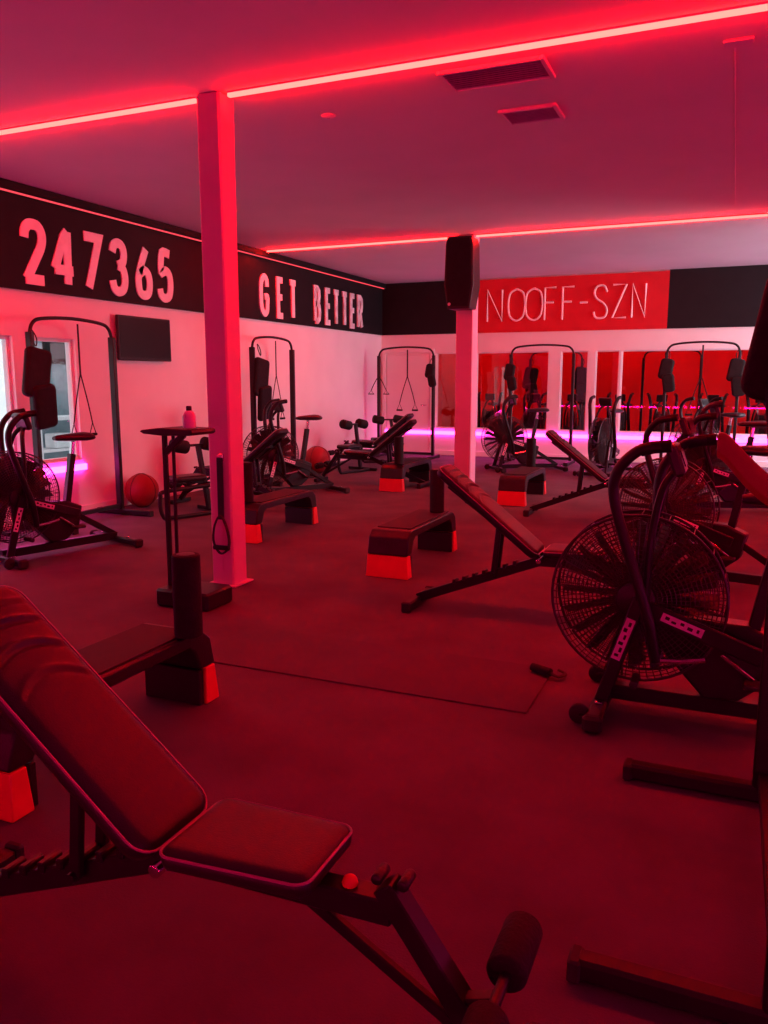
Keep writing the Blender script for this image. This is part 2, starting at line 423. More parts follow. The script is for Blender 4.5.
# numbers and words on the left wall (local x runs away from the camera along the wall)
RZL = PI/2
sg = thing('wall_numbers', 'big pink 247365 numbers on the black band of the left wall', 'lettering', (LX+.04, 0, 0), RZL)
zs = BZ+.06
ys = [6.27, 6.66, 7.09, 7.53, 7.97, 8.37]
for ch, y in zip('247365', ys):
    letter(ch, y, zs, .65, .66*(1.02 if ch in '247' else .94), .105, M_LETTER, sg, depth=.014, slant=.03)
sg2 = thing('wall_letters', 'pale GET BETTER letters on the black band by the far left corner', 'lettering', (LX+.04, 0, 0), RZL)
for ch, y, mm in zip('GETBETTER', [10.72, 11.22, 11.60, 12.45, 12.86, 13.16, 13.50, 13.86, 14.18], [M_LETTER]*3+[M_LETTERM]*6):
    letter(ch, y, BZ+.05, .64, .50 if ch in 'GT' else .48, .095, mm, sg2, depth=.022)
sg3 = thing('neon_sign', 'thin outlined NOOFF-SZN lettering on the red board of the back wall', 'lettering', (0, BY-.044, 0), 0)
xs = [-4.43, -4.02, -3.69, -3.33, -3.0, -2.70, -2.43, -2.10, -1.76]
def neon(ch, x, z, hgt, wsc):
    w, pls = G[ch]; mb = MB()
    for pl in pls:
        q = [(x+a*hgt*wsc, -.03, z+b*hgt) for a, b in pl]
        if ch in 'OS': q = smooth_path(q, 4)
        for k in range(len(q)-1): pass
        mb.tube(q if len(q) > 2 else [q[0], q[0] if False else tuple((Vector(q[0])+Vector(q[1]))/2), q[1]], .019, 8)
    for pl in pls[:1]:
        mb.cyl((x+pl[0][0]*hgt*wsc, 0, z+pl[0][1]*hgt), (x+pl[0][0]*hgt*wsc, -.03, z+pl[0][1]*hgt), .008, 8)
    return mb.build('letter_'+{'-': 'dash'}.get(ch, ch.lower()), M_NEON, sg3)
for ch, x in zip('NOOFF-SZN', xs): neon(ch, x, 2.61, .58, 1.08 if ch in 'NO' and x < -3.5 else .84)

# ------------------------------------------------------------------ ceiling fittings
def vent(x0, x1, y0, y1, label):
    t = thing('ceiling_vent', label, 'vent', ((x0+x1)/2, (y0+y1)/2, H))
    w, d = x1-x0, y1-y0; mb = MB()
    for sx in (-1, 1): mb.box((sx*(w/2-.015), 0, -.012), (.03, d, .024), bev=.004)
    for sy in (-1, 1): mb.box((0, sy*(d/2-.015), -.012), (w-.06, .03, .024), bev=.004)
    mb.build('frame', M_CEIL, t)
    mb = MB()
    for k in range(9):
        yy = -d/2+.03+(k+.5)*(d-.06)/9
        mb.box((0, yy, -.012), (w-.06, (d-.06)/9*.75, .004), Matrix.Rotation(R(35), 3, 'X'))
    mb.build('louvres', M_VENT, t)
    MB().box((0, 0, -.002), (w-.05, d-.05, .003)).build('backing', M_VENT, t)
vent(-1.84, -1.16, 5.10, 5.46, 'large ceiling vent just behind the bright near strip')
vent(-1.68, -1.26, 5.97, 6.30, 'small ceiling vent beyond the large one')
t = thing('smoke_detector', 'small round detector on the ceiling right of the near pillar', 'smoke detector', (-2.85, 5.6, H))
MB().lathe([(.055, 0), (.055, -.008), (.04, -.016), (.02, -.018)]).build('housing', M_CEIL, t)
MB().cyl((0, 0, -.017), (0, 0, -.022), .012).build('sensor', M_VENT, t)
t = thing('ceiling_conduit', 'slim conduit with junction box on the upper right ceiling', 'conduit', (-.1, 5.35, H))
MB().bar((-.02, .1, -.005), (-.01, 4.8, -.005), .012, .005).build('conduit', M_CEIL, t)
MB().box((0, 0, -.007), (.16, .08, .014), bev=.004).build('junction_box', M_CEIL, t)

# wall screen
t = thing('wall_television', 'small black television mounted on the left wall', 'television', (LX, 8.02, 1.99))
MB().box((.06, 0, 0), (.04, .96, .52), bev=.008).build('casing', M_BLACK, t)
MB().box((.082, 0, .005), (.004, .90, .46)).build('screen', M_SCREEN, t)
MB().box((.02, 0, 0), (.04, .3, .2), bev=.004).build('wall_bracket', M_BLACK, t)
t = thing('wall_screen', 'black framed screen seen through the left window', 'screen', (-8.85, 8.78, 1.92))
MB().box((.02, 0, 0), (.04, .42, .40), bev=.004).build('casing', M_BLACK, t)
MB().box((.042, 0, 0), (.004, .38, .36)).build('screen', M_BAND, t)
t = thing('shelf_unit', 'pale shelf with white boxes seen through the left window', 'shelf', (-8.6, 8.62, 0))
mb = MB()
mb.box((0, 0, .98), (.35, 1.2, .05), bev=.005).build('shelf_top', M_WALL, t)
for yy in (-.57, .57): MB().box((0, yy, .475), (.33, .05, .95), bev=.004).build('side_panel', M_WALL, t)
MB().box((0, 0, .55), (.33, 1.09, .04), bev=.004).build('shelf_board', M_WALL, t)
tag(MB().box((-8.55, 8.45, .675), (.2, .28, .2), bev=.01).build('storage_box', M_WHITE), 'white box on the pale shelf behind the left window', 'box')

# ------------------------------------------------------------------ pads
def pad_mesh(L, Wd, th, cr, creases=(), taper=0.0):
    """upholstered pad lofted along x; top at +th/2; rounded corners and edges"""
    hx, hy, e = L/2, Wd/2, th*.42
    def half(x):
        d = hx-abs(x); w = hy
        if d < cr: w = hy-cr+math.sqrt(max(0, cr*cr-(cr-d)**2))
        return w*(1-taper*(x/L+.5))
    def thick(x):
        d = hx-abs(x)
        return th/2-e+math.sqrt(max(0, e*e-(e-d)**2)) if d < e else th/2
    xs = [-hx+cr*(1-math.cos(PI/2*k/12)) for k in range(13)]
    m = int((L-2*cr)/.006); xs += [-hx+cr+(L-2*cr)*k/m for k in range(1, m)]
    xs += [hx-cr*(1-math.cos(PI/2*k/12)) for k in range(12, -1, -1)]
    vs = []; fs = []; NT = 20
    for x in xs:
        w, t = half(x), thick(x); er = min(e, t*.95, w*.5); r = []
        for k in range(NT+1):
            y = -(w-er)+2*(w-er)*k/NT; z = t
            fade = (1-(abs(y)/w)**4)*min(1, (hx-abs(x))/.03)
            for cx0, bow, amp, wid in creases:
                u = (x-(cx0+bow*(y/hy)**2))/wid
                z += amp*(math.exp(-u*u) - .6*math.exp(-(u-1.6)**2))*fade
            z += .005*fade
            r.append((x, y, z))
        for a in (70, 45, 20, 0): r.append((x, w-er+er*math.cos(R(a)), t-er+er*math.sin(R(a))))
        for a in (0, -45, -90): r.append((x, w-er+er*math.cos(R(a)), -t+er+er*math.sin(R(a))))
        for a in (-90, -45, 0): r.append((x, -(w-er+er*math.cos(R(a))), -t+er+er*math.sin(R(a))))
        for a in (0, 20, 45, 70): r.append((x, -(w-er+er*math.cos(R(a))), t-er+er*math.sin(R(a))))
        vs += r
    N = len(vs)//len(xs)
    for i in range(len(xs)-1):
        for k in range(N):
            l = (k+1) % N; fs.append((i*N+k, i*N+l, (i+1)*N+l, (i+1)*N+k))
    fs += [tuple(range(N-1, -1, -1)), tuple((len(xs)-1)*N+k for k in range(N))]
    rz_ = th/2-e*.45
    rim = [(x, half(x)*.995, rz_) for x in xs[::2]] + [(x, -half(x)*.995, rz_) for x in xs[::-2]]
    return MB().add(vs, fs), rim

def make_bench(label):
    t = thing('adjustable_bench', label, 'weight bench', (0, 0, 0), 0, None)
    a0 = math.atan2(.475, .60)
    def backm(z_off): return Matrix.Translation(Vector((.50, 0, .715+z_off))) @ Matrix.Rotation(a0, 4, 'Y')
    mb, rim = pad_mesh(.83, .275, .062, .06, creases=[(-.355, .02, .006, .007), (-.295, .035, .009, .008), (-.215, .06, .010, .009), (-.12, .08, .006, .010)])
    M = Matrix.Translation(Vector((.49, 0, .676))) @ Matrix.Rotation(a0, 4, 'Y')
    bp_ = mb.xf(M).build('back_pad', M_VINYL, t, angle=60)
    MB().tube([M @ Vector(p) for p in rim], .0035, 6, close=True).build('piping', M_PIPE, bp_)
    mb, rim = pad_mesh(.375, .275, .05, .036, taper=.10)
    M2 = Matrix.Translation(Vector((1.045, 0, .448))) @ Matrix.Rotation(R(-2), 4, 'Y')
    sp_ = mb.xf(M2).build('seat_pad', M_VINYL, t, angle=60)
    MB().tube([M2 @ Vector(p) for p in rim], .0035, 6, close=True).build('piping', M_PIPE, sp_)
    MB().bar((0, -.21, .035), (0, .21, .035), .055, .06, bev=.01).build('rear_foot', M_BLACK, t)
    for s in (-1, 1): MB().box((0, s*.225, .035), (.065, .03, .07), bev=.008).build('foot_cap', M_RUBBER, t)
    mb = MB().bar((0, 0, .05), (.82, 0, .375), .055, .06)
    mb.build('sloping_beam', M_BLACK, t)
    MB().bar((.80, 0, .372), (1.38, 0, .385), .055, .06).build('seat_beam', M_BLACK, t)
    d = Vector((.82, 0, .325)).normalized()
    for k in range(7):
        mb = MB(); p = Vector((.26, 0, .178)) + d*k*.072 + Vector((0, 0, .012))
        mb.bar(p-Vector((.0, .036, 0)), p+Vector((0, .036, 0)), .022, .03, bev=.004)
        mb.build('adjustment_notch', M_BLACK, t)
    # pad carrier and strut
    mb = MB()
    for s in (-1, 1): mb.bar((.23, s*.07, .83), (.83, s*.07, .40), .025, .03)
    mb.bar((.36, -.09, .738), (.36, .09, .738), .03, .03); mb.bar((.66, -.09, .523), (.66, .09, .523), .03, .03)
    mb.build('backrest_carrier', M_BLACK, t)
    mb = MB()
    for s in (-1, 1): mb.bar((.56, s*.045, .585), (.53, s*.045, .265), .022, .035)
    mb.cyl((.53, -.07, .268), (.53, .07, .268), .014)
    mb.build('support_strut', M_BLACK, t)
    MB().cyl((.83, -.11, .392), (.83, .11, .392), .017, 14, .003).build('hinge_pin', M_CHROME, t)
    # seat carrier
    mb = MB()
    for s in (-1, 1): mb.bar((.90, s*.07, .415), (1.2, s*.07, .418), .03, .03)
    mb.build('seat_carrier', M_BLACK, t)
    # front leg, brace, roller assembly
    MB().bar((1.36, 0, .44), (1.66, 0, .03), .05, .055, up=(0, 1, 0)).build('front_leg', M_BLACK, t)
    MB().bar((1.66, -.19, .03), (1.66, .19, .03), .055, .055, bev=.01).build('front_foot', M_BLACK, t)
    MB().bar((1.16, 0, .36), (1.56, 0, .13), .022, .03).build('brace', M_BLACK, t)
    k1 = MB().ball((1.275, -.0, .418), .018, 14, 8); k1.cyl((1.275, 0, .39), (1.275, 0, .425), .012, 10)
    k1.build('red_knob', M_RED, t)['label'] = 'red pull pin knob'
    for s in (-.030, .030): MB().cyl((1.375+s, -.02, .452), (1.375+s, .035, .452), .013, 14, .004).build('adjustment_knob', M_PLAST, t)
    MB().bar((1.50, 0, .20), (1.61, 0, .24), .035, .03).build('roller_arm', M_BLACK, t)
    MB().cyl((1.61, -.24, .25), (1.61, .24, .25), .013, 12).build('roller_axle', M_BLACK, t)
    for s in (-1, 1):
        rl = MB().cyl((1.61, s*.06, .25), (1.61, s*.235, .25), .045, 24, .012).build('foam_pad_roller', M_FOAM, t)
        MB().cyl((1.61, s*.235, .25), (1.61, s*.247, .25), .028, 18, .003).build('end_cap', M_PLAST, rl)
    return t

b1 = make_bench('large foreground black bench with creased raised backrest and grey piping')
b1.location = (-1.975, 1.44, 0)
GB = None
b2 = dup(b1, (-1.87, 4.94, 0), 0, 'black incline bench left of the near fan bike, its rear foot on open floor')
b3 = dup(b1, (-2.03, 8.95, 0), 0, 'black incline bench at the back between the far right step deck and the fan bikes')
b4 = dup(b1, (-3.95, 10.65, 0), PI, 'far black bench left of the far pillar, backrest rising to the right')
b5 = dup(b1, (-4.55, 8.05, 0), PI, 'black bench mostly hidden behind the near pillar')
b6 = dup(b1, (-4.75, 12.6, 0), PI, 'farthest black bench near the left corner of the room')

# ------------------------------------------------------------------ step decks
def make_deck(label):
    t = thing('step_deck', label, 'step platform')
    L, Wd = 1.2, .33
    prof = [(0, .175), (.03, .31), (.085, .355), (.13, .362), (1.07, .362), (1.115, .355), (1.17, .31), (1.2, .175), (1.09, .175), (1.05, .27), (1.01, .30), (.19, .30), (.15, .27), (.11, .175)]
    MB().prism(prof, -Wd/2, Wd/2, 'x').build('platform', M_PLAST, t, bevel=.01)
    MB().box((0, .6, .366), (Wd-.05, .92, .008), bev=.003).build('grip_surface', M_RUBBER, t)
    for y0, y1, tp in ((.0, .08, 0), (1.12, 1.2, 0)):
        w2 = Wd/2
        a = [(-w2-.01, y0-.01, 0), (w2+.01, y0-.01, 0), (w2+.01, y1+.01, 0), (-w2-.01, y1+.01, 0), (-w2, y0+.005, .173), (w2, y0+.005, .173), (w2, y1-.005, .173), (-w2, y1-.005, .173)]
        MB().add(a, [(3, 2, 1, 0), (4, 5, 6, 7), (0, 1, 5, 4), (1, 2, 6, 5), (2, 3, 7, 6), (3, 0, 4, 7)]).build('red_riser', M_RED, t, bevel=.006)
    for yc in (.105, 1.095): MB().box((0, yc, .085), (Wd-.01, .034, .17), bev=.005).build('riser_shade_block', M_PLAST, t)  # black blocks added as the shade on the inner riser faces
    mb = MB()
    for k in range(3): mb.box((-.07+.07*k, .025, .265), (.045, .012, .05), Matrix.Rotation(R(-12), 3, 'X'), .003)
    mb.build('moulded_ribs', M_PLAST, t)
    return t
d2 = make_deck('black step deck with red risers on the open floor left of the incline bench')
d2.location = (-2.355, 5.53, 0)
d1 = dup(d2, (-2.345, 1.84, 0), 0, 'nearest black step deck with red risers, partly behind the foreground backrest')
d0 = dup(d2, (-4.14, 6.25, 0), 0, 'black step deck standing just right of the near pillar base')
d3 = dup(d2, (-4.20, 10.0, 0), 0, 'far black step deck with red riser left of the far pillar')
d4 = dup(d2, (-2.38, 9.42, 0), 0, 'far black step deck with bright red riser right of the far pillar')

def make_roller(label):
    t = thing('foam_roller', label, 'foam roller')
    mb = MB().lathe([(.058, 0), (.063, .006), (.063, .364), (.058, .37), (.03, .37), (.028, .365)])
    mb.build('foam_body', M_FOAM, t)
    MB().lathe([(.040, .369), (.040, .3725), (.03, .3735)]).build('core_ring', M_PLAST, t)
    return t
r2 = make_roller('black foam roller upright on the far end of the open-floor step deck')
r2.location = (-2.295, 6.50, .37)
dup(r2, (-2.175, 2.84, .37), 0, 'black foam roller upright on the nearest step deck')
dup(r2, (-4.14, 6.36, .37), 0, 'black foam roller upright beside the near pillar')
dup(r2, (-4.12, 10.1, .37), 0, 'black foam roller upright on the far deck left of the far pillar')
dup(r2, (-2.40, 10.5, .37), 0, 'black foam roller upright on the far deck right of the far pillar')

# ------------------------------------------------------------------ fan bikes
def make_bike(label, group=None):
    t = thing('fan_bike', label, 'exercise bike', (0, 0, 0), 0, group)
    cz, r = .54, .375
    mb = MB()
    for s in (-1, 1):
        for rr, yy in [(r, .075)] + [(r*(.95-.05*q), .075+.035*(1-((.95-.05*q))**3)) for q in range(15)]:
            N = 44; rad = .007 if rr == r else .0022
            mb.tube([(rr*math.cos(2*PI*k/N), s*yy, cz+rr*math.sin(2*PI*k/N)) for k in range(N)], rad, 6 if rr == r else 4, close=True)
        for k in range(72):
            a = 2*PI*k/72; c, q = math.cos(a), math.sin(a)
            mb.tube([(.07*c, s*.11, cz+.07*q), (r*.6*c, s*.104, cz+r*.6*q), (r*.9*c, s*.088, cz+r*.9*q), (r*c, s*.075, cz+r*q)], .0022, 4, cap=False)
    for k in range(20):
        a = 2*PI*k/20; mb.cyl((r*math.cos(a), -.075, cz+r*math.sin(a)), (r*math.cos(a), .075, cz+r*math.sin(a)), .003, 5)
    fg = mb.build('fan_guard', M_WIRE, t)
    mb = MB()
    for k in range(20):
        a = 2*PI*k/20
        rot = Matrix.Rotation(-a, 3, 'Y')
        c = rot @ Vector((.19, 0, 0)); c.z += cz
        mb.box(c, (.30, .10, .004), rot @ Matrix.Rotation(R(28), 3, 'X'))
    mb.cyl((0, -.06, cz), (0, .06, cz), .055, 20, .008)
    mb.build('fan_blades', M_PLAST, t)
    for s in (-1, 1): MB().cyl((0, s*.108, cz), (0, s*.125, cz), .085, 26, .006).build('hub_cover', M_PLAST, t)
    for s in (-1, 1):
        fk = MB().bar((.02, s*.135, cz+.02), (-.13, s*.135, .05), .06, .03, up=(0, 1, 0), bev=.006).build('fork', M_BLACK, t)
        d = Vector((-.15, 0, -.47)).normalized(); p = Vector((.02, s*.152, cz+.02))
        stk = MB().bar(p+d*.10, p+d*.30, .003, .034, up=(0, 1, 0), bev=0)
        # bar() swaps width and height for this up axis; keep the sticker flush with the fork face
        stk = MB(); nrm = Vector((-d.z, 0, d.x))
        rot = Matrix((d, Vector((0, 1, 0)), nrm)).transposed()
        stk.box(p+d*.20+Vector((0, 0, 0)), (.20, .004, .040), rot)
        st = stk.build('sticker', M_STICK, fk); st['label'] = 'pale sticker with dark marks'
        mk = MB()
        for k, (u, v, a, b) in enumerate([(-.075, .004, .02, .012), (-.045, -.006, .018, .016), (-.012, .003, .022, .010), (.02, -.004, .014, .02), (.05, .005, .022, .012), (.078, -.003, .012, .018)]):
            mk.box(p+d*(.20+u)+nrm*v+Vector((0, s*.0025, 0)), (a, .003, b), rot)
        mk.build('printed_marks', M_BLACK, st)
    for x in (-.13, .95):
        nm = 'front_stabiliser' if x < 0 else 'rear_stabiliser'
        sb = MB().bar((x, -.34, .045), (x, .34, .045), .07, .055, bev=.012).build(nm, M_BLACK, t)
        for s in (-1, 1):
            MB().box((x, s*.355, .042), (.085, .05, .075), bev=.014).build('end_cap', M_RUBBER, sb)
        for s in (-1, 1): MB().cyl((x, s*.20, .073), (x, s*.20, .085), .016, 12, .003).build('bolt', M_CHROME, sb)
    for s in (-1, 1):
        w = MB().cyl((-.20, s*.27-.015, .045), (-.20, s*.27+.015, .045), .045, 22, .006); w.bar((-.13, s*.27, .05), (-.20, s*.27, .045), .04, .02)
        w.build('transport_wheel', M_RUBBER, t)
    mb = MB().bar((-.13, 0, .075), (.95, 0, .075), .06, .07)
    mb.build('floor_beam', M_BLACK, t)
    hull = [(.05, .50), (.20, .47), (.46, .46), (.60, .40), (.56, .22), (.44, .12), (.30, .11), (.16, .26), (.02, .40)]
    hl = MB().prism(hull, -.055, .055, 'y').build('chain_cover', M_PLAST, t, bevel=.012)
    for s in (-1, 1):
        a0, a1 = Vector((.0, s*.135, .53)), Vector((.52, s*.135, .35)); dd = (a1-a0).normalized(); nn = Vector((-dd.z, 0, dd.x))
        rt = Matrix((dd, Vector((0, 1, 0)), nn)).transposed()
        sa = MB().box((a0+a1)/2, ((a1-a0).length, .018, .075), rt, .006).build('side_plate', M_BLACK, t)
        st = MB().box(a0+dd*.21+Vector((0, s*.0105, 0)), (.18, .003, .038), rt).build('sticker', M_STICK, sa); st['label'] = 'pale sticker with dark marks'
        mk = MB()
        for u, v, a, b in [(-.065, .003, .018, .014), (-.035, -.004, .02, .01), (.0, .004, .016, .012), (.035, -.002, .022, .014), (.068, .002, .01, .016)]:
            mk.box(a0+dd*(.21+u)+nn*v+Vector((0, s*.0125, 0)), (a, .003, b), rt)
        mk.build('printed_marks', M_BLACK, st)
    MB().bar((.48, 0, .42), (.56, 0, .86), .05, .06, up=(0, 1, 0)).build('seat_tube', M_BLACK, t)
    MB().bar((.55, 0, .80), (.575, 0, .97), .032, .036, up=(0, 1, 0)).build('seat_post', M_CHROME, t)
    # saddle
    mb = MB(); vs = []; fs = []; N = 22
    secs = [(.40, .028, .02), (.44, .04, .03), (.52, .055, .036), (.60, .10, .042), (.68, .125, .046), (.73, .115, .04), (.755, .07, .02)]
    for x, hw, hh in secs:
        for k in range(N):
            a = 2*PI*k/N; vs.append((x, hw*math.cos(a), 1.0+hh*math.sin(a)*(1 if math.sin(a) > 0 else .7)))
    for i in range(len(secs)-1):
        for k in range(N):
            l = (k+1) % N; fs.append((i*N+k, i*N+l, (i+1)*N+l, (i+1)*N+k))
    fs += [tuple(range(N-1, -1, -1)), tuple((len(secs)-1)*N+k for k in range(N))]
    mb.add(vs, fs).build('saddle', M_VINYL, t, angle=60)
    MB().bar((.95, 0, .08), (.50, 0, .36), .05, .05).build('rear_brace', M_BLACK, t)
    # frame rising to the console
    mb = MB()
    mb.bar((.06, 0, .47), (.06, 0, .50), .2, .03)
    for s in (-1, 1): mb.tube(smooth_path([(.04, s*.14, .46), (.05, s*.14, .80), (.08, s*.08, 1.02), (.12, s*.03, 1.10)], 5), .018, 8)
    mb.build('console_frame', M_BLACK, t)
    cn = MB().box((.13, 0, 1.16), (.05, .20, .14), Matrix.Rotation(R(-20), 3, 'Y'), .012).build('console', M_PLAST, t)
    MB().box((.158, 0, 1.17), (.004, .13, .07), Matrix.Rotation(R(-20), 3, 'Y')).build('display', M_SCREEN, cn)
    # moving arms
    for s, sw in ((-1, -.10), (1, .06)):
        y = s*.205
        pts = smooth_path([(.10, y*.85, .30), (.08+sw*.2, y, .50), (.02+sw*.6, y, .80), (-.01+sw*.9, y*1.02, 1.00), (.01+sw, y*1.1, 1.12), (.09+sw, y*1.15, 1.21), (.18+sw, y*1.15, 1.23)], 6)
        am = MB().tube(pts, .023, 12, flat=1.25).build('handle_arm', M_BLACK, t)
        MB().tube([(.10+sw, y*1.15, 1.213), (.15+sw, y*1.15, 1.227), (.22+sw, y*1.15, 1.235)], .026, 14).build('grip', M_FOAM, am)
        MB().tube([(.30, y*.85, .33), (.20, y*.85, .31), (.10, y*.85, .30)], .014, 8).build('linkage_rod', M_CHROME, am)
    # crank with pedals
    for s in (-1, 1):
        a = R(-35) if s < 0 else R(145)
        e = Vector((.36+.17*math.cos(a), s*.075, .33+.17*math.sin(a)))
        ck = MB().bar((.36, s*.075, .33), e, .016, .03, up=(0, 1, 0)).build('crank_arm', M_CHROME, t)
        mb = MB().box(e+Vector((0, s*.065, 0)), (.10, .085, .022), bev=.006); mb.cyl(e, e+Vector((0, s*.03, 0)), .01, 8)
        mb.build('pedal', M_RUBBER, ck)
    # foot pegs
    for s in (-1, 1): MB().cyl((.02, s*.13, .20), (.02, s*.25, .20), .018, 12, .003).build('foot_peg', M_RUBBER, t)
    return t
A = make_bike('near black fan bike with big wire fan guard beside the incline bench')
A.location = (-.335, 3.70, 0)
dup(A, (-.42, 6.4, 0), R(-12), 'second fan bike directly behind the near one')
dup(A, (-.30, 9.9, 0), R(20), 'third fan bike back, between the incline bench and glass wall')
dup(A, (-.50, 12.9, 0), R(-30), 'far fan bike under the right-hand rack')
dup(A, (-3.45, 13.1, 0), R(35), 'far fan bike under the middle rack, right of the far pillar')
dup(A, (-5.45, 8.95, 0), R(60), 'fan bike behind the near pillar beside the left wall rack')
dup(A, (-5.45, 4.85, 0), R(75), 'fan bike at the left picture edge in front of the bright window')
# bikes in the next room
where = ['leftmost', 'second from the left', 'third from the left', 'middle one', 'third from the right', 'second from the right', 'rightmost']
for k in range(7):
    dup(A, (-4.55+k*.84, 16.0+.25*(k % 2), 0), R(90+[8, -14, 12, -6, 15, -10, 5][k]), where[k]+' of the seven fan bikes behind the glass of the back wall', 'fan bikes behind the glass')
dup(A, (-1.85, 12.9, 0), R(80), 'far fan bike in front of the glass, between middle and right-hand racks')

# ------------------------------------------------------------------ arch racks
def make_rack(w, label):
    t = thing('arch_rack', label, 'pull-up rack')
    hw, h = w/2, 2.02
    for s in (-1, 1):
        MB().bar((s*hw, 0, .05), (s*hw, 0, h-.06), .05, .075, up=(0, 1, 0), bev=.006).build('post', M_BLACK, t)
        ft = MB().bar((s*hw, -.42, .035), (s*hw, .30, .035), .06, .06, bev=.01).build('foot', M_BLACK, t)
        for yy in (-.42, .30): MB().box((s*hw, yy, .032), (.075, .03, .064), bev=.006).build('end_cap', M_RUBBER, ft)
    pts = smooth_path([(-hw, 0, h-.08), (-hw*.93, 0, h+.02), (-hw*.72, 0, h+.075), (0, 0, h+.10), (hw*.72, 0, h+.075), (hw*.93, 0, h+.02), (hw, 0, h-.08)], 6)
    MB().tube(pts, .018, 10).build('curved_top_bar', M_BLACK, t)
    MB().bar((-hw, .0, .10), (hw, .0, .10), .045, .045).build('lower_crossbar', M_BLACK, t)
    return t
def strap(name_label, x, y, rz, z, side=0):
    t = thing('suspension_strap', name_label, 'strap', (x, y, z), rz)
    MB().bar((0, 0, 0), (0, 0, -.52), .026, .006, up=(0, 1, 0), bev=.001).build('main_web', M_STRAP, t)
    for s in (-1, 1):
        pt = [(0, 0, -.50), (s*.10, 0, -.80), (s*.16, 0, -1.02)]
        MB().tube(smooth_path(pt, 4), .010, 6, flat=.4).build('strap_arm', M_STRAP, t)
        hd = MB().tube([(s*.16-.055, 0, -1.14), (s*.16, 0, -1.02), (s*.16+.055, 0, -1.14)], .006, 6).build('handle_loop', M_STRAP, t)
        MB().cyl((s*.16-.06, 0, -1.145), (s*.16+.06, 0, -1.145), .016, 12, .003).build('hand_grip', M_FOAM, hd)
    return t
def gear_bundle(label, x, y, rz, z, big=1.0):
    """boxing pads hung from a rack post by a loop"""
    t = thing('hanging_pads', label, 'boxing pads', (x, y, z), rz)
    MB().tube(smooth_path([(0, -.02, 0), (-.03, -.05, -.08), (0, -.07, -.16), (.03, -.05, -.08)], 4, close=True), .007, 6, close=True).build('hanging_loop', M_STRAP, t)
    for k, (dx, dz, s) in enumerate([(-.02, -.26, 1), (.03, -.46, .9)]):
        mb, rim = pad_mesh(.30*s*big, .19*s*big, .07, .06)
        m = Matrix.Translation(Vector((dx, -.08-.02*k, dz*big))) @ Matrix.Rotation(R(90+8*k), 4, 'X') @ Matrix.Rotation(R(80+18*k), 4, 'Z')
        mb.xf(m).build('pad', M_FOAM, t, angle=60)
    return t
k5 = make_rack(1.13, 'black arch rack against the red glass wall at right')
k5.location = (-.50, 14.5, 0)
k4 = dup(k5, (-3.19, 14.6, 0), 0, 'black arch rack in front of the white posts of the glass wall')
k3 = dup(k5, (-5.80, 14.55, 0), 0, 'black arch rack in front of the white door in the far corner')
k2 = dup(k5, (-6.28, 10.45, 0), PI/2, 'black arch rack on the left wall just right of the near pillar')
k1 = dup(k5, (-6.28, 6.50, 0), PI/2, 'nearest black arch rack on the left wall in front of the small window')
strap('black suspension strap hanging in the rack nearest on the left wall', -6.26, 6.55, PI/2+.15, 2.07)
strap('black suspension strap in the rack right of the near pillar', -6.26, 10.5, PI/2, 2.07)
strap('black suspension strap in the far corner rack', -5.76, 14.53, 0, 2.07)
strap('black suspension strap in the right-hand rack before the red glass', -.50, 14.48, 0, 2.07)
s_ = strap('thin looped strap hung on the left post of the corner rack', -6.33, 14.46, 0, 1.86); s_.scale = (1, 1, .55)
gear_bundle('black pads bunched on the left post of the nearest wall rack', -6.24, 5.90, PI/2, 1.98, 1.6)
gear_bundle('black pads bunched on the left post of the rack behind the near pillar', -6.22, 9.90, PI/2, 2.0, 1.8)
gear_bundle('black pads on the right post of the far corner rack', -5.24, 14.49, 0, 1.9, .9)
gear_bundle('black pads on the left post of the right-hand rack', -1.03, 14.43, 0, 1.98, 1.15)
gear_bundle('black pads on the right post of the right-hand rack', .04, 14.43, 0, 1.98, 1.25)
gear_bundle('black pads on the left post of the middle rack', -3.72, 14.53, 0, 1.9, 1.0)

rk = dup(k5, (.195, 2.44, 0), R(-90), 'nearest black rack cut by the right edge, two floor bars and a post showing')
rk.scale = (1, 1.12, 1)
gear_bundle('black pads bunched high on the rack post at the right edge', .205, 3.20, R(5), 2.03, 1.5)
kp = thing('kick_shield', 'curved bright red padded shield hanging at the right edge', 'kick shield', (.125, 2.80, 1.215))
path = smooth_path([(-.16, 0, .08), (-.13, 0, .065), (-.06, 0, -.01), (.02, 0, -.075), (.12, 0, -.12)], 6)
rows = []
for i, p in enumerate(path):
    w = .036+.014*math.sin(PI*i/(len(path)-1))
    rows.append([(p.x, -.03, p.z-w), (p.x, -.045, p.z-w*.5), (p.x, -.045, p.z+w*.5), (p.x, -.03, p.z+w), (p.x, .03, p.z+w), (p.x, .03, p.z-w)])
vs = [q for r_ in rows for q in r_]; fs = []
for i in range(len(rows)-1):
    for k in range(6): l = (k+1) % 6; fs.append((i*6+k, i*6+l, (i+1)*6+l, (i+1)*6+k))
fs += [(5, 4, 3, 2, 1, 0), tuple((len(rows)-1)*6+k for k in range(6))]
MB().add(vs, fs).build('padded_face', M_REDBALL, kp, angle=60, bevel=.008)
MB().tube(smooth_path([(.05, .03, -.10), (.07, .045, .05), (.085, .045, .40)], 5), .008, 6).build('hanging_strap', M_STRAP, kp)
MB().tube(smooth_path([(-.06, .03, .0), (-.03, .07, -.03), (.01, .03, -.07)], 5), .008, 6).build('rear_handle', M_STRAP, kp)

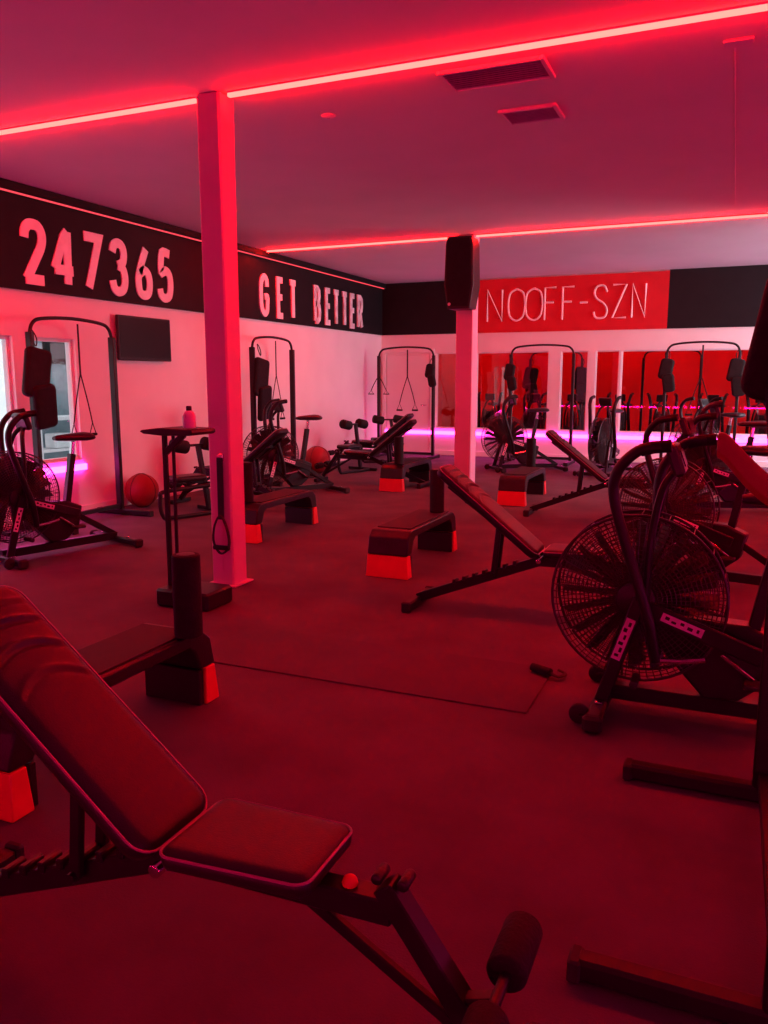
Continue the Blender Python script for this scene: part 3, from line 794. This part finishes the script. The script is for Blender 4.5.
dup(k5, (-3.6, 17.9, 0), 0, 'black arch rack behind the glass left of the white posts')
dup(k5, (-1.2, 17.9, 0), 0, 'black arch rack behind the glass right of the white posts')
gear_bundle('black pads on the rack behind the glass left of the white posts', -4.1, 17.82, 0, 1.95, 1.6)
gear_bundle('black pads on the right post of the rack behind the left glass', -3.0, 17.82, 0, 1.95, 1.6)
# roller stands
def make_rstand(label):
    t = thing('leg_roller_stand', label, 'exercise stand')
    pts = smooth_path([(-.38, -.16, .03), (-.42, -.16, .12), (-.42, -.16, .26), (-.34, -.16, .32), (.38, -.16, .34)], 5)
    MB().tube(pts, .024, 10).build('front_rail', M_BLACK, t)
    MB().tube([(-.38, -.16, .03), (.0, -.16, .025), (.40, -.16, .03)], .024, 10).build('floor_rail', M_BLACK, t)
    MB().bar((.36, -.30, .03), (.36, .30, .03), .05, .05, bev=.008).build('foot', M_BLACK, t)
    MB().bar((.30, 0, .05), (.18, 0, .78), .05, .05, up=(0, 1, 0)).build('upright', M_BLACK, t)
    MB().bar((.36, -.16, .34), (.26, 0, .34), .04, .04).build('joint', M_BLACK, t)
    MB().cyl((-.12, 0, .78), (.44, 0, .78), .015, 10).build('crossbar', M_BLACK, t)
    for x in (-.08, .32):
        MB().cyl((x-.08, 0, .80), (x+.12, 0, .76), .075, 20, .02).build('foam_pad', M_FOAM, t)
    mb, rim = pad_mesh(.40, .26, .06, .05)
    mb.xf(Matrix.Translation(Vector((.02, 0, .42)))).build('seat_pad', M_VINYL, t, angle=60)
    MB().bar((.02, 0, .40), (.26, 0, .34), .04, .04).build('seat_arm', M_BLACK, t)
    return t
q1 = make_rstand('low black tube stand with foam pads below the television')
q1.location = (-5.55, 7.3, 0); q1.rotation_euler = (0, 0, R(70))
dup(q1, (-5.75, 11.9, 0), R(75), 'black tube stand with foam pads right of the near pillar by the wall')
dup(q1, (-5.9, 13.6, 0), R(40), 'black tube stand with foam pads before the corner rack')

# medicine balls
def ball(x, y, r, label):
    t = thing('medicine_ball', label, 'ball', (x, y, 0))
    MB().ball((0, 0, r), r, 28, 16).build('ball_shell', M_REDBALL, t)
    mb = MB()
    for a in (0, PI/2):
        mb.tube([((r+.001)*math.cos(k*PI/16)*math.cos(a), (r+.001)*math.cos(k*PI/16)*math.sin(a), r+(r+.001)*math.sin(k*PI/16)) for k in range(32)], .004, 5, close=True)
    mb.build('seam', M_RUBBER, t)
ball(-6.15, 11.55, .22, 'dark red ball on the floor by the wall right of the near pillar')
ball(-6.42, 7.6, .20, 'red ball on the floor under the left end of the television')
ball(-6.05, 8.9, .2, 'red ball on the floor just left of the near pillar')

# ------------------------------------------------------------------ desk stand with bottle by the near pillar
t = thing('desk_stand', 'tall narrow black stand in front of the near pillar', 'stand', (-3.34, 4.32, 0))
MB().box((.07, .03, .06), (.42, .30, .12), bev=.015).build('base', M_PLAST, t)
MB().bar((-.10, 0, .10), (-.10, 0, 1.14), .03, .03, up=(0, 1, 0)).build('leg', M_BLACK, t)
MB().bar((-.04, 0, .10), (-.03, 0, 1.14), .02, .02, up=(0, 1, 0)).build('leg', M_BLACK, t)
MB().bar((-.10, 0, 1.02), (.06, 0, 1.15), .03, .04).build('top_bracket', M_BLACK, t)
MB().prism([(-.20, 1.17), (-.17, 1.155), (-.02, 1.145), (.20, 1.15), (.22, 1.165), (.21, 1.19), (-.05, 1.195), (-.18, 1.18)], -.13, .13, 'y').build('top_board', M_PLAST, t, bevel=.006)
t = thing('spray_bottle', 'white bottle with black cap on top of the black stand', 'bottle', (-3.19, 4.26, 1.197))
MB().lathe([(.038, 0), (.042, .008), (.042, .075), (.030, .10), (.016, .112)]).build('bottle_body', M_WHITE, t)
MB().lathe([(.018, .11), (.018, .135), (.014, .14)]).build('cap', M_BLACK, t)
# strap with ring hung on near pillar
t = thing('looped_strap', 'dark strap with hand loop hanging low on the near pillar', 'strap', (P1[0]+.02, P1[1]-.115, .95))
MB().bar((0, 0, 0), (0.0, -.004, -.45), .05, .008, up=(0, 1, 0), bev=.001).build('web', M_STRAP, t)
MB().tube(smooth_path([(0, -.01, -.42), (.06, -.02, -.52), (.07, -.02, -.64), (.0, -.02, -.70), (-.06, -.02, -.62), (-.05, -.02, -.50)], 5, close=True), .014, 8, close=True, flat=.5).build('hand_loop', M_STRAP, t)
MB().cyl((-.06, -.02, -.655), (.07, -.02, -.655), .018, 12, .003).build('grip', M_FOAM, t)
MB().box((0, .012, 0), (.05, .02, .05), bev=.004).build('hook_plate', M_CHROME, t)

# ------------------------------------------------------------------ mat and small handle
t = tag(MB().box((-1.70, 3.74, .004), (1.86, .62, .008), bev=.003).build('exercise_mat', M_MAT), 'thin dark mat lying flat on the open floor', 'mat')
t = thing('hand_grip', 'small black handle lying on the corner of the floor mat', 'handle', (-.80, 3.93, .008), R(-25))
MB().cyl((-.075, 0, .024), (.045, 0, .024), .022, 16, .005).build('foam_grip', M_FOAM, t)
MB().tube(smooth_path([(.04, 0, .022), (.09, .0, .016), (.085, .07, .012), (.03, .09, .012)], 5), .011, 8, flat=.6).build('web_loop', M_STRAP, t)

# shoes / small pale items in the back
for (x, y, z, lab) in [(-4.62, 11.0, 0, 'pale bottle on the floor under the far left bench'), (-2.62, 11.3, 0, 'pale bottle on the floor behind the far right deck')]:
    t = thing('water_bottle', lab, 'bottle', (x, y, z))
    MB().lathe([(.036, 0), (.04, .01), (.04, .17), (.02, .20)]).build('bottle_body', M_WHITE, t)
    MB().lathe([(.022, .20), (.022, .225), (.018, .23)]).build('cap', M_BLACK, t)
